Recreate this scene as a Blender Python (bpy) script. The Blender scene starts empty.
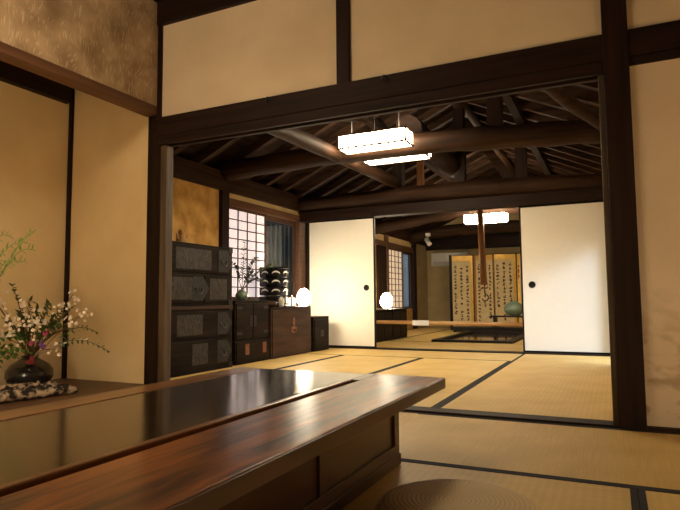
import bpy, math, random
from mathutils import Vector, Matrix
random.seed(7)
col = bpy.context.scene.collection
sc = bpy.context.scene

# ------------------------------------------------------------------ camera
FPX = 574.0
YAW, PIT, ROL = math.radians(25.4), math.radians(4.5), math.radians(-0.5)
EYE = Vector((0, 0, .64))
_F = Vector((-math.sin(YAW)*math.cos(PIT), math.cos(YAW)*math.cos(PIT), math.sin(PIT)))
_R = Vector((math.cos(YAW), math.sin(YAW), 0)); _U = _R.cross(_F)
R2 = math.cos(ROL)*_R + math.sin(ROL)*_U
U2 = -math.sin(ROL)*_R + math.cos(ROL)*_U
cam_d = bpy.data.cameras.new('camera'); cam = bpy.data.objects.new('camera', cam_d); col.objects.link(cam)
m3 = Matrix((R2, U2, -_F)).transposed()
cam.matrix_world = Matrix.Translation(EYE) @ m3.to_4x4()
cam_d.sensor_width = 36; cam_d.lens = FPX/680*36; cam_d.clip_start = .02; cam_d.clip_end = 200
sc.camera = cam

# ------------------------------------------------------------------ materials
def mat(name, c1, c2=None, rough=.6, scale=(1, 1, 1), noise=8, detail=6, bump=0., coat=0., spec=.5, metal=0., ramp=(.35, .65), dist=0., emit=None, estr=0., bscale=None):
    m = bpy.data.materials.new(name); m.use_nodes = True
    nt = m.node_tree; b = nt.nodes['Principled BSDF']
    b.inputs['Roughness'].default_value = rough
    b.inputs['Specular IOR Level'].default_value = spec
    b.inputs['Metallic'].default_value = metal
    b.inputs['Coat Weight'].default_value = coat
    b.inputs['Coat Roughness'].default_value = .12
    b.inputs['Base Color'].default_value = (*c1, 1)
    tc = nt.nodes.new('ShaderNodeTexCoord'); mp = nt.nodes.new('ShaderNodeMapping')
    mp.inputs['Scale'].default_value = scale
    nt.links.new(tc.outputs['Object'], mp.inputs['Vector'])
    n = nt.nodes.new('ShaderNodeTexNoise'); n.inputs['Scale'].default_value = noise; n.inputs['Detail'].default_value = detail
    n.inputs['Distortion'].default_value = dist
    nt.links.new(mp.outputs[0], n.inputs['Vector'])
    if c2:
        r = nt.nodes.new('ShaderNodeValToRGB')
        r.color_ramp.elements[0].position = ramp[0]; r.color_ramp.elements[1].position = ramp[1]
        r.color_ramp.elements[0].color = (*c1, 1); r.color_ramp.elements[1].color = (*c2, 1)
        nt.links.new(n.outputs['Fac'], r.inputs[0]); nt.links.new(r.outputs[0], b.inputs['Base Color'])
    if bump:
        bp = nt.nodes.new('ShaderNodeBump'); bp.inputs['Strength'].default_value = bump; bp.inputs['Distance'].default_value = .01
        src = n
        if bscale:
            src = nt.nodes.new('ShaderNodeTexNoise'); src.inputs['Scale'].default_value = bscale; nt.links.new(mp.outputs[0], src.inputs['Vector'])
        nt.links.new(src.outputs['Fac'], bp.inputs['Height']); nt.links.new(bp.outputs[0], b.inputs['Normal'])
    if emit:
        b.inputs['Emission Color'].default_value = (*emit, 1); b.inputs['Emission Strength'].default_value = estr
    return m

M = {}
# dark structural timber, grain along each axis
for ax, s in (('x', (.06, 1, 1)), ('y', (1, .06, 1)), ('z', (1, 1, .06))):
    M['timber_'+ax] = mat('dark_timber_'+ax, (.009, .004, .0025), (.028, .012, .007), .6, s, 26, 5, .25, spec=.18, ramp=(.3, .75))
    M['beam_'+ax] = mat('old_beam_'+ax, (.016, .0075, .004), (.055, .026, .013), .65, s, 22, 6, .4, spec=.15, ramp=(.3, .75))
    M['rafter_'+ax] = mat('rafter_wood_'+ax, (.020, .010, .006), (.060, .031, .018), .7, s, 20, 5, .3, spec=.1)
M['kamoi'] = mat('brown_kamoi_wood', (.085, .035, .015), (.13, .058, .026), .5, (1, .06, 1), 30, 5, .15)
M['jamb'] = mat('lamplit_jamb_wood', (.055, .034, .018), (.12, .08, .043), .6, (1, 1, .08), 30, 5, .2)  # pale tone carries the lamplight on the left jamb strip
M['roofboard'] = mat('sooty_roof_boards', (.010, .005, .003), (.022, .011, .007), .85, (1, .2, 1), 14, 4, .2, spec=.1)
M['plaster'] = mat('cream_plaster', (.66, .54, .365), (.72, .60, .415), .9, (1, 1, 1), 3, 8, .12, spec=.15, bscale=90)
M['plaster_gold'] = mat('golden_plaster', (.72, .55, .29), (.78, .61, .34), .9, (1, 1, 1), 3, 8, .12, spec=.15, bscale=90)
M['mud'] = mat('ochre_mud_wall', (.36, .19, .05), (.62, .37, .12), .9, (1, 1, 1), 5, 8, .3, spec=.1)
M['plaster_c'] = mat('olive_plaster', (.42, .33, .17), (.50, .39, .21), .9, (1, 1, 1), 4, 6, .1, spec=.1)

def stained_plaster():
    m = mat('stained_plaster', (.62, .50, .34), (.68, .56, .39), .9, (1, 1, 1), 3, 8, .15, spec=.15, bscale=80)
    nt = m.node_tree; b = nt.nodes['Principled BSDF']; src = b.inputs['Base Color'].links[0].from_socket
    tc = nt.nodes['Texture Coordinate']
    n = nt.nodes.new('ShaderNodeTexNoise'); n.inputs['Scale'].default_value = 7; n.inputs['Detail'].default_value = 8; n.inputs['Distortion'].default_value = .6
    mp = nt.nodes.new('ShaderNodeMapping'); mp.inputs['Scale'].default_value = (1.2, 1, 1.6); nt.links.new(tc.outputs['Object'], mp.inputs[0]); nt.links.new(mp.outputs[0], n.inputs['Vector'])
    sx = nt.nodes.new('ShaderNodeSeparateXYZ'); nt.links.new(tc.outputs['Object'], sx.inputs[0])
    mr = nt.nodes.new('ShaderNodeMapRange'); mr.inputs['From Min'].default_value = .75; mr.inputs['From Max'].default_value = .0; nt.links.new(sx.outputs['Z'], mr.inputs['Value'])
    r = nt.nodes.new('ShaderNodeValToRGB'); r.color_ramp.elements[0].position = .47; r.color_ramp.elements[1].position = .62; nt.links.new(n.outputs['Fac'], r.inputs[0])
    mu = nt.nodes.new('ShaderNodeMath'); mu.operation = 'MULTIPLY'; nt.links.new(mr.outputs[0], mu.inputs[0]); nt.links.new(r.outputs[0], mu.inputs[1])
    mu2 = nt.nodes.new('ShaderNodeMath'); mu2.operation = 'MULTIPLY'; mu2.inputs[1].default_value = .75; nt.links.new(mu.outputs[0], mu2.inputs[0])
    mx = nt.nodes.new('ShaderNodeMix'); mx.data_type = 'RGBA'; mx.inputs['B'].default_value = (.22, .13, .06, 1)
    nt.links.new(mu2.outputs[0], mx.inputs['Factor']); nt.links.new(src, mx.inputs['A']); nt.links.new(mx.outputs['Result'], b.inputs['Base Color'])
    return m
M['stained'] = stained_plaster()

def fibre_wall():
    m = mat('fibre_clay_wall', (.24, .155, .08), (.50, .36, .21), .85, (1, 1, 1), 5, 10, .2, spec=.2, ramp=(.3, .7))
    nt = m.node_tree; b = nt.nodes['Principled BSDF']; src = b.inputs['Base Color'].links[0].from_socket; tc = nt.nodes['Texture Coordinate']
    last = src
    for k, (ang, sc_) in enumerate(((.9, (1, 46, 7)), (-.7, (1, 42, 6)), (1.7, (1, 44, 5)))):
        mp = nt.nodes.new('ShaderNodeMapping'); mp.inputs['Rotation'].default_value = (ang, 0, 0); mp.inputs['Scale'].default_value = sc_; mp.inputs['Location'].default_value = (k, k*3.1, k)
        dn = nt.nodes.new('ShaderNodeTexNoise'); dn.inputs['Scale'].default_value = 3
        nt.links.new(tc.outputs['Object'], dn.inputs['Vector'])
        ad = nt.nodes.new('ShaderNodeVectorMath'); ad.operation = 'MULTIPLY_ADD'; ad.inputs[1].default_value = (.25, .25, .25)
        nt.links.new(dn.outputs['Color'], ad.inputs[0]); nt.links.new(tc.outputs['Object'], ad.inputs[2]); nt.links.new(ad.outputs[0], mp.inputs[0])
        v = nt.nodes.new('ShaderNodeTexVoronoi'); v.inputs['Scale'].default_value = 1.6; v.inputs['Randomness'].default_value = 1
        nt.links.new(mp.outputs[0], v.inputs['Vector'])
        lt = nt.nodes.new('ShaderNodeMapRange'); lt.inputs['From Min'].default_value = .26; lt.inputs['From Max'].default_value = .10; lt.inputs['To Max'].default_value = .42
        nt.links.new(v.outputs['Distance'], lt.inputs['Value'])
        mx = nt.nodes.new('ShaderNodeMix'); mx.data_type = 'RGBA'; mx.inputs['B'].default_value = (.80, .66, .44, 1)
        nt.links.new(lt.outputs[0], mx.inputs['Factor']); nt.links.new(last, mx.inputs['A']); last = mx.outputs['Result']
    nt.links.new(last, b.inputs['Base Color'])
    return m
M['fibre'] = fibre_wall()

def tatami(name, axis, c1, c2):
    # rush weave: fine ribs running across the mat, faint long bands
    m = mat(name, c1, c2, .55, (1, 1, 1), 4, 4, 0, spec=.35)
    nt = m.node_tree; b = nt.nodes['Principled BSDF']; src = b.inputs['Base Color'].links[0].from_socket; tc = nt.nodes['Texture Coordinate']
    w = nt.nodes.new('ShaderNodeTexWave'); w.bands_direction = 'X' if axis == 'y' else 'Y'; w.inputs['Scale'].default_value = 10.5; w.inputs['Distortion'].default_value = .15
    w2 = nt.nodes.new('ShaderNodeTexNoise'); w2.inputs['Scale'].default_value = 1; w2.inputs['Detail'].default_value = 3
    mp = nt.nodes.new('ShaderNodeMapping'); mp.inputs['Scale'].default_value = (4, 260, 1) if axis == 'y' else (260, 4, 1)
    nt.links.new(tc.outputs['Object'], w.inputs['Vector']); nt.links.new(tc.outputs['Object'], mp.inputs[0]); nt.links.new(mp.outputs[0], w2.inputs['Vector'])
    mr = nt.nodes.new('ShaderNodeMapRange'); mr.inputs['To Min'].default_value = .96; mr.inputs['To Max'].default_value = 1.02; nt.links.new(w.outputs['Fac'], mr.inputs['Value'])
    mr2 = nt.nodes.new('ShaderNodeMapRange'); mr2.inputs['From Min'].default_value = .3; mr2.inputs['From Max'].default_value = .7; mr2.inputs['To Min'].default_value = .9; mr2.inputs['To Max'].default_value = 1.07; nt.links.new(w2.outputs['Fac'], mr2.inputs['Value'])
    mu = nt.nodes.new('ShaderNodeMath'); mu.operation = 'MULTIPLY'; nt.links.new(mr.outputs[0], mu.inputs[0]); nt.links.new(mr2.outputs[0], mu.inputs[1])
    vm = nt.nodes.new('ShaderNodeVectorMath'); vm.operation = 'SCALE'; nt.links.new(src, vm.inputs[0]); nt.links.new(mu.outputs[0], vm.inputs['Scale'])
    nt.links.new(vm.outputs[0], b.inputs['Base Color'])
    bp = nt.nodes.new('ShaderNodeBump'); bp.inputs['Strength'].default_value = .12; bp.inputs['Distance'].default_value = .003
    nt.links.new(mu.outputs[0], bp.inputs['Height']); nt.links.new(bp.outputs[0], b.inputs['Normal'])
    return m
M['tat_y'] = tatami('tatami_rush_y', 'y', (.65, .435, .14), (.73, .505, .175))
M['tat_x'] = tatami('tatami_rush_x', 'x', (.64, .425, .135), (.71, .485, .165))
M['heri'] = mat('black_border_cloth', (.005, .004, .0035), (.012, .009, .007), .9, (1, 1, 1), 200, 2)
M['subfloor'] = mat('subfloor', (.06, .035, .02), (.1, .06, .03), .8)
M['toko'] = mat('brown_alcove_board', (.075, .034, .015), (.12, .058, .026), .45, (1, .1, 1), 14, 6, .08)
M['table'] = mat('reddish_table_wood', (.045, .010, .004), (.42, .13, .026), .30, (1, .12, 1), 26, 8, .16, coat=.12, ramp=(.36, .66), dist=.5)
M['tabledark'] = mat('dark_table_wood', (.022, .008, .004), (.052, .020, .009), .35, (1, .05, 1), 22, 6, .05, coat=.25)
M['lacquer'] = mat('black_brown_lacquer', (.018, .010, .006), (.034, .018, .010), .14, (1, .15, 1), 12, 6, .06, spec=.6, coat=.3)
M['mirrorboard'] = mat('polished_hearth_board', (.03, .017, .010), (.05, .028, .016), .04, (1, .1, 1), 12, 4, 0, spec=.8, coat=.6)
M['strip'] = mat('brown_table_edge_wood', (.15, .058, .018), (.25, .10, .032), .3, (1, .05, 1), 16, 6, .04, coat=.3)
M['chest'] = mat('dark_chest_wood', (.007, .0045, .003), (.020, .012, .0075), .6, (1, .1, 1), 20, 6, .2, spec=.1)
M['chest2'] = mat('brown_chest_wood', (.030, .014, .008), (.060, .029, .017), .55, (1, .12, 1), 18, 6, .2, spec=.25)
M['iron'] = mat('black_ironwork', (.006, .005, .005), (.018, .015, .013), .5, (1, 1, 1), 60, 3, .3, metal=.3)
M['ironlight'] = mat('worn_iron', (.07, .06, .05), (.12, .10, .08), .35, (1, 1, 1), 60, 3, .2, metal=.7)
M['carve'] = mat('carved_drawer_front', (.005, .0035, .0025), (.030, .020, .012), .6, (1, 1, 1), 26, 6, .8, ramp=(.42, .62), dist=1.2)
M['rust'] = mat('reddish_iron_fitting', (.16, .055, .028), (.25, .10, .05), .5, (1, 1, 1), 40, 3, .2, metal=.2)
M['fusuma'] = mat('white_fusuma_paper', (.83, .79, .70), (.845, .805, .715), .85, (1, 1, 1), 14, 5, .02, spec=.15)
M['blackframe'] = mat('black_lacquer_frame', (.008, .006, .006), None, .4, spec=.2)
M['muntin'] = mat('dark_lattice_wood', (.045, .018, .009), (.09, .04, .02), .5, (1, 1, .1), 30, 4, .1)
M['shojipaper'] = mat('glowing_shoji_paper', (.75, .70, .70), None, .9, emit=(1, .84, .86), estr=.62)  # emission stands in for daylight coming through the paper
M['shojipaper_c'] = mat('warm_glow_shoji_paper', (.75, .66, .5), None, .9, emit=(1, .72, .50), estr=.42)  # opaque paper, warm glow set in place of light from outside
M['lampaper'] = mat('glowing_lamp_paper', (.9, .85, .7), None, .9, emit=(1, .82, .56), estr=56)
M['lampaperA'] = mat('glowing_lamp_paper_front_room', (.9, .85, .7), None, .9, emit=(1, .78, .53), estr=32)
M['lampaperB'] = mat('glowing_floor_lantern_paper', (.9, .85, .7), None, .9, emit=(1, .77, .51), estr=26)
M['lampaperD'] = mat('glowing_low_lantern_paper', (.9, .85, .7), None, .9, emit=(1, .77, .51), estr=34)
M['minipaper'] = mat('small_lantern_paper', (.9, .87, .8), None, .8, emit=(1, .9, .75), estr=1.2)
M['egg'] = mat('glowing_egg_lamp_paper', (.9, .85, .7), None, .9, emit=(1, .85, .60), estr=110)
M['frame'] = mat('lamp_frame_wood', (.10, .05, .02), (.16, .09, .04), .5)
M['bamboo'] = mat('smoked_bamboo', (.17, .065, .022), (.30, .13, .05), .4, (1, 1, .15), 14, 5, .1)
M['bamboolight'] = mat('pale_bamboo_rail', (.46, .25, .09), (.60, .36, .15), .4, (.15, 1, 1), 14, 5, .05)
M['gold'] = mat('gold_leaf_paper', (.62, .36, .06), (.78, .50, .12), .38, (1, 1, 1), 12, 5, .05, metal=.35)
M['calpaper'] = mat('aged_tan_paper', (.62, .49, .26), (.72, .58, .33), .85, (1, 1, 1), 9, 6)
M['ink'] = mat('black_ink', (.025, .018, .014), None, .8)
M['redink'] = mat('red_seal_ink', (.35, .03, .02), None, .8)
M['byobucloth'] = mat('brown_brocade', (.26, .11, .03), (.36, .17, .05), .7, (1, 1, 1), 60, 2)
M['celadon'] = mat('green_celadon_glaze', (.13, .19, .14), (.20, .27, .20), .3, (1, 1, 1), 6, 5, coat=.3)
M['white'] = mat('white_plastic', (.72, .70, .66), None, .45)
M['ceramic'] = mat('white_ceramic', (.85, .83, .78), None, .3)
M['vase'] = mat('dark_glazed_vase', (.014, .013, .012), (.035, .03, .026), .25, (1, 1, 1), 12, 4, .05, coat=.4)
M['bark'] = mat('lichened_bark', (.018, .010, .007), (.60, .45, .29), .9, (1, 1, 1), 20, 8, 1., ramp=(.45, .60), dist=.6)
M['leaf'] = mat('dark_green_leaf', (.030, .055, .014), (.06, .10, .025), .5, (1, 1, 1), 30, 2)
M['leafmid'] = mat('mid_green_leaf', (.06, .14, .02), (.12, .22, .04), .5, (1, 1, 1), 30, 2)
M['leaflight'] = mat('bright_green_leaf', (.20, .34, .07), (.34, .48, .13), .5, (1, 1, 1), 30, 2)
M['stem'] = mat('brown_stem', (.10, .055, .02), (.16, .10, .04), .7)
M['petal'] = mat('white_petal', (.74, .62, .47), (.84, .75, .62), .7)
M['petalp'] = mat('purple_petal', (.10, .03, .16), (.20, .06, .26), .7)
M['petalm'] = mat('magenta_petal', (.32, .04, .10), (.42, .08, .16), .7)
M['petalr'] = mat('red_petal', (.16, .012, .012), (.25, .02, .02), .7)
M['straw'] = mat('woven_straw', (.30, .19, .075), (.52, .37, .17), .8, (1, 1, 1), 160, 4, .6)
M['slat'] = mat('weathered_exterior_slat', (.10, .105, .11), (.17, .175, .18), .8, (1, 1, .1), 12, 4, .2)
M['figure'] = mat('ochre_figurine_clay', (.34, .17, .05), (.48, .27, .10), .5, (1, 1, 1), 14, 4)
M['ground'] = mat('garden_ground', (.10, .11, .08), (.16, .17, .12), .95)

def straw_mat():
    m = M['straw']; nt = m.node_tree; b = nt.nodes['Principled BSDF']; tc = nt.nodes['Texture Coordinate']
    sx = nt.nodes.new('ShaderNodeSeparateXYZ'); nt.links.new(tc.outputs['Object'], sx.inputs[0])
    w = nt.nodes.new('ShaderNodeTexWave'); w.wave_type = 'RINGS'; w.rings_direction = 'Z'; w.inputs['Scale'].default_value = 22; w.inputs['Distortion'].default_value = .6
    nt.links.new(tc.outputs['Object'], w.inputs['Vector'])
    at = nt.nodes.new('ShaderNodeMath'); at.operation = 'ARCTAN2'; nt.links.new(sx.outputs['Y'], at.inputs[0]); nt.links.new(sx.outputs['X'], at.inputs[1])
    mu = nt.nodes.new('ShaderNodeMath'); mu.operation = 'MULTIPLY'; mu.inputs[1].default_value = 70; nt.links.new(at.outputs[0], mu.inputs[0])
    sn = nt.nodes.new('ShaderNodeMath'); sn.operation = 'SINE'; nt.links.new(mu.outputs[0], sn.inputs[0])
    ad = nt.nodes.new('ShaderNodeMath'); ad.operation = 'MULTIPLY_ADD'; ad.inputs[1].default_value = .35; nt.links.new(sn.outputs[0], ad.inputs[0]); nt.links.new(w.outputs['Fac'], ad.inputs[2])
    r = nt.nodes.new('ShaderNodeValToRGB'); r.color_ramp.elements[0].color = (.56, .41, .21, 1); r.color_ramp.elements[1].color = (.66, .50, .28, 1); r.color_ramp.elements[0].position = .1; r.color_ramp.elements[1].position = .9
    nt.links.new(ad.outputs[0], r.inputs[0]); nt.links.new(r.outputs[0], b.inputs['Base Color'])
    bp = nt.nodes.new('ShaderNodeBump'); bp.inputs['Strength'].default_value = .18; bp.inputs['Distance'].default_value = .004
    nt.links.new(ad.outputs[0], bp.inputs['Height']); nt.links.new(bp.outputs[0], b.inputs['Normal'])
straw_mat()
def glassmat():
    m = bpy.data.materials.new('window_glass'); m.use_nodes = True; nt = m.node_tree; nt.nodes.remove(nt.nodes['Principled BSDF'])
    t = nt.nodes.new('ShaderNodeBsdfTransparent'); t.inputs[0].default_value = (.85, .90, .93, 1)
    g = nt.nodes.new('ShaderNodeBsdfGlossy'); g.inputs['Roughness'].default_value = .03
    x = nt.nodes.new('ShaderNodeMixShader'); x.inputs[0].default_value = .07
    nt.links.new(t.outputs[0], x.inputs[1]); nt.links.new(g.outputs[0], x.inputs[2]); nt.links.new(x.outputs[0], nt.nodes['Material Output'].inputs[0])
    return m
M['glass'] = glassmat()

# ------------------------------------------------------------------ mesh helpers
class MB:
    def __init__(s): s.v = []; s.f = []; s.smooth = []
    def box(s, x0, x1, y0, y1, z0, z1):
        a = len(s.v)
        s.v += [(x, y, z) for z in (z0, z1) for y in (y0, y1) for x in (x0, x1)]
        for q in ((0, 2, 3, 1), (4, 5, 7, 6), (0, 1, 5, 4), (2, 6, 7, 3), (0, 4, 6, 2), (1, 3, 7, 5)):
            s.f.append(tuple(a+i for i in q)); s.smooth.append(False)
        return s
    def hexa(s, pts):   # eight corners, bottom 4 ccw then top 4 ccw
        a = len(s.v); s.v += [tuple(p) for p in pts]
        for q in ((0, 3, 2, 1), (4, 5, 6, 7), (0, 1, 5, 4), (1, 2, 6, 5), (2, 3, 7, 6), (3, 0, 4, 7)):
            s.f.append(tuple(a+i for i in q)); s.smooth.append(False)
        return s
    def beam(s, p, q, w, h, up=Vector((0, 0, 1))):
        p = Vector(p); q = Vector(q); d = (q-p).normalized(); r = d.cross(up).normalized(); u = r.cross(d)
        P = []
        for c in (p, q):
            for a, b in ((-1, -1), (1, -1), (1, 1), (-1, 1)): P.append(c + r*a*w/2 + u*b*h/2)
        return s.hexa(P)
    def tube(s, pts, rad, n=8, cap=True, jit=0., squash=1.):
        pts = [Vector(p) for p in pts]; a = len(s.v); k = len(pts)
        rad = rad if isinstance(rad, (list, tuple)) else [rad]*k
        ref = None
        for i, p in enumerate(pts):
            d = (pts[min(i+1, k-1)] - pts[max(i-1, 0)]).normalized()
            if ref is None: ref = d.orthogonal().normalized()
            ref = (ref - d*ref.dot(d)).normalized(); b2 = d.cross(ref)
            for j in range(n):
                t = 2*math.pi*j/n; rr = rad[i]*(1+random.uniform(-jit, jit))
                s.v.append(tuple(p + ref*math.cos(t)*rr + b2*math.sin(t)*rr*squash))
        for i in range(k-1):
            for j in range(n):
                s.f.append((a+i*n+j, a+i*n+(j+1) % n, a+(i+1)*n+(j+1) % n, a+(i+1)*n+j)); s.smooth.append(True)
        if cap:
            s.f.append(tuple(a+j for j in range(n-1, -1, -1))); s.smooth.append(False)
            s.f.append(tuple(a+(k-1)*n+j for j in range(n))); s.smooth.append(False)
        return s
    def lathe(s, prof, c=(0, 0, 0), n=24, sx=1, sy=1):
        a = len(s.v); k = len(prof)
        for r, z in prof:
            for j in range(n):
                t = 2*math.pi*j/n; s.v.append((c[0]+r*math.cos(t)*sx, c[1]+r*math.sin(t)*sy, c[2]+z))
        for i in range(k-1):
            for j in range(n):
                s.f.append((a+i*n+j, a+i*n+(j+1) % n, a+(i+1)*n+(j+1) % n, a+(i+1)*n+j)); s.smooth.append(True)
        s.f.append(tuple(a+j for j in range(n-1, -1, -1))); s.smooth.append(False)
        s.f.append(tuple(a+(k-1)*n+j for j in range(n))); s.smooth.append(False)
        return s
    def poly(s, pts, th):   # flat polygon thickened along its normal
        P = [Vector(p) for p in pts]; nrm = (P[1]-P[0]).cross(P[2]-P[0]).normalized(); a = len(s.v); n = len(P)
        s.v += [tuple(p) for p in P] + [tuple(p+nrm*th) for p in P]
        s.f.append(tuple(a+i for i in range(n-1, -1, -1))); s.f.append(tuple(a+n+i for i in range(n))); s.smooth += [False, False]
        for i in range(n): s.f.append((a+i, a+(i+1) % n, a+n+(i+1) % n, a+n+i)); s.smooth.append(False)
        return s
    def build(s, name, m, parent=None, bevel=0., loc=None):
        me = bpy.data.meshes.new(name); me.from_pydata(s.v, [], s.f)
        me.polygons.foreach_set('use_smooth', s.smooth); me.update()
        o = bpy.data.objects.new(name, me); col.objects.link(o); me.materials.append(m)
        if parent: o.parent = parent
        if loc: o.location = loc
        if bevel:
            b = o.modifiers.new('bevel', 'BEVEL'); b.width = bevel; b.segments = 2; b.limit_method = 'ANGLE'
        return o
def tag(o, label=None, cat=None, group=None, kind=None):
    if label: o['label'] = label
    if cat: o['category'] = cat
    if group: o['group'] = group
    if kind: o['kind'] = kind
    return o
def empty(name, loc, label, cat, group=None, rz=0):
    o = bpy.data.objects.new(name, None); col.objects.link(o); o.location = loc; o.rotation_euler.z = rz
    return tag(o, label, cat, group)
TR = [0]
def trim(mb, m, label=None, bevel=.004):
    TR[0] += 1; o = mb.build('trim_%d' % TR[0], m, bevel=bevel); return tag(o, label, 'timber', kind='structure')
def struct(name, mb, m, label=None, cat=None, bevel=0):
    return tag(mb.build(name, m, bevel=bevel), label, cat, kind='structure')
def B(*a): return MB().box(*a)

# ------------------------------------------------------------------ shell
struct('floor', B(-4.1, 3.2, -2.6, 13.6, -.12, -.052), M['subfloor'], 'floor boards under the tatami', 'floor')
YW0, YW1 = 3.19, 3.31
# front room (camera side)
struct('wall_right', B(3.0, 3.1, -2.6, 3.4, -.05, 2.95), M['plaster'], 'cream plaster wall at the right end of the front room', 'wall')
struct('wall_back', B(-4.2, 3.1, -2.7, -2.6, -.05, 2.95), M['plaster'], 'cream plaster wall behind the camera', 'wall')
struct('ceiling', B(-4.2, 3.1, -2.7, 3.4, 2.90, 3.0), M['roofboard'], 'dark board ceiling of the front room', 'ceiling')
w = struct('wall_front', B(.115, 3.0, 3.215, 3.285, 0, 1.83), M['stained'], 'stained cream plaster wall right of the tall post', 'wall')
struct('wall_front_upper_right', B(.12, 3.0, 3.215, 3.285, 2.0, 2.72), M['plaster'], 'plaster panel above the lintel, right of the tall post', 'wall')
struct('wall_front_upper_middle', B(-1.44, 0, 3.215, 3.285, 2.0, 2.72), M['plaster'], 'plaster panel above the lintel between short post and tall post', 'wall')
struct('wall_front_upper_left', B(-2.99, -1.53, 3.215, 3.285, 2.0, 2.72), M['plaster'], 'plaster panel above the lintel, left of the short post', 'wall')
trim(B(-3.02, 3.0, 3.18, 3.32, 2.715, 2.9), M['timber_x'], 'dark beam above the plaster panels')
lin = MB(); lin.box(-3.0, 3.0, 3.19, 3.31, 1.865, 2.005)
lin.box(-3.0, 0, 3.20, 3.225, 1.80, 1.87); lin.box(-3.0, 0, 3.235, 3.265, 1.815, 1.87); lin.box(-3.0, 0, 3.275, 3.31, 1.80, 1.87); lin.box(.1, 3.0, 3.205, 3.295, 1.82, 1.87)
trim(lin, M['timber_x'], 'dark grooved lintel over the wide opening', .003)
trim(B(0, .12, 3.18, 3.32, 0, 2.72), M['timber_z'], 'tall dark post at the right of the opening')
trim(B(-.028, 0, 3.215, 3.30, 0, 1.80), M['jamb'], 'thin jamb on the tall right post')
trim(B(-3.13, -3.0, 3.225, 3.32, 0, 2.05), M['timber_z'], 'dark post at the left of the opening')
trim(B(-3.03, -2.985, 3.205, 3.222, 2.0, 2.9), M['timber_z'], 'slim dark trim at the corner above the left post')
trim(B(-3.0, -2.945, 3.225, 3.30, 0, 1.80), M['jamb'], 'pale jamb behind the left post, lamplight in its colour')
trim(B(-1.53, -1.44, 3.19, 3.31, 2.0, 2.72), M['timber_z'], 'short dark post above the lintel')
trim(B(-2.92, -.03, 3.19, 3.31, -.02, .012), M['timber_x'], 'dark floor sill of the wide opening', .003)
tag(B(.12, 3.0, 3.18, 3.215, 0, .018).build('baseboard_front', M['timber_x']), 'thin dark baseboard under the stained wall', 'baseboard', kind='structure')
# left side with the alcove
struct('wall_left_upper', B(-3.14, -3.035, -2.6, 3.215, 2.09, 2.9), M['fibre'], 'brown clay wall flecked with pale fibres above the alcove', 'wall')
trim(B(-3.14, -3.028, -2.6, 3.218, 2.035, 2.098), M['kamoi'], 'brown lintel along the front of the alcove')
trim(B(-3.12, -3.05, -2.6, 3.18, 2.86, 2.9), M['timber_y'], 'dark ceiling edge strip over the fibre wall')
struct('wall_alcove_side', B(-3.95, -3.13, 3.24, 3.30, .04, 2.9), M['plaster_gold'], 'golden plaster side wall of the alcove', 'wall')
struct('wall_alcove_back', B(-4.08, -4.0, -2.6, 3.28, 0, 2.95), M['plaster_gold'], 'golden plaster back wall of the alcove', 'wall')
trim(B(-3.998, -3.958, 3.225, 3.245, .04, 2.9), M['timber_z'], 'slim dark post in the alcove corner')
trim(B(-4.0, -3.93, -2.6, 3.20, 2.265, 2.43), M['timber_y'], 'black beam along the alcove back wall')
struct('floor_alcove', B(-4.0, -3.02, -2.6, 3.25, -.03, .04), M['toko'], 'brown board floor of the alcove', 'floor', .004)
# middle and far room side walls
XL0, XL1 = -4.1, -4.0
struct('wall_left_mud', B(XL0, XL1, 3.28, 5.24, -.05, 1.93), M['mud'], 'ochre mud wall above the tall chests', 'wall')
struct('wall_left_dado', B(XL0, XL1, 5.36, 7.0, -.05, .62), M['mud'], 'low wall under the windows behind the chests', 'wall')
struct('wall_left_strip', B(XL0+.02, XL1, 5.36, 7.2, 1.83, 1.95), M['plaster_gold'], 'narrow cream strip above the shoji window', 'wall')
struct('wall_left_outer_seal', B(XL0-.06, XL0, 3.28, 13.4, 1.95, 2.25), M['roofboard'], 'wall head board', 'wall')
trim(B(-4.14, -3.96, 3.28, 13.4, 1.90, 2.12), M['beam_y'], 'wall plate beam along the left side')
trim(B(-4.08, -3.95, 5.235, 5.365, 0, 1.9), M['timber_z'], 'dark post left of the shoji window')
trim(B(-4.06, -3.96, 5.365, 7.2, 1.745, 1.832), M['kamoi'], 'brown lintel over the shoji window')
trim(B(-4.06, -3.97, 5.365, 7.02, .60, .655), M['kamoi'], 'window sill behind the chests')
trim(B(-4.07, -3.95, 7.0, 7.18, 0, 1.75), M['kamoi'], 'reddish brown board beside the open window')
trim(B(-4.1, -3.92, 7.18, 7.32, 0, 1.9), M['timber_z'], 'dark post at the left fusuma')
# far room left wall
struct('wall_left_far_low', B(XL0, XL1, 7.32, 12.1, -.05, .45), M['mud'], 'low wall under the far windows', 'wall')
struct('wall_left_far_near', B(XL0, XL1, 7.32, 10.0, .45, 1.77), M['mud'], 'wall hidden behind the left fusuma', 'wall')
struct('wall_left_far_strip', B(XL0+.02, XL1, 7.32, 12.1, 1.77, 1.92), M['plaster_gold'], 'cream strip above the far shoji window', 'wall')
trim(B(-4.06, -3.96, 7.32, 12.1, 1.67, 1.775), M['kamoi'], 'brown lintel over the far shoji window')
trim(B(-4.08, -3.95, 10.0, 10.56, 0, 1.67), M['timber_z'], 'dark boarding before the far shoji window')
trim(B(-4.07, -3.93, 10.42, 10.5, 0, 1.9), M['kamoi'], 'slim reddish post before the far shoji window')
trim(B(-4.08, -3.94, 12.1, 12.28, 0, 1.9), M['timber_z'], 'dark post past the far window')
struct('wall_left_far_end', B(XL0, XL1, 12.28, 13.3, -.05, 1.92), M['plaster_c'], 'olive plaster at the end of the far room', 'wall')
struct('wall_far', B(-4.1, .2, 13.3, 13.4, -.05, 3.4), M['plaster_c'], 'olive plaster far wall behind the screen', 'wall')
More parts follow.
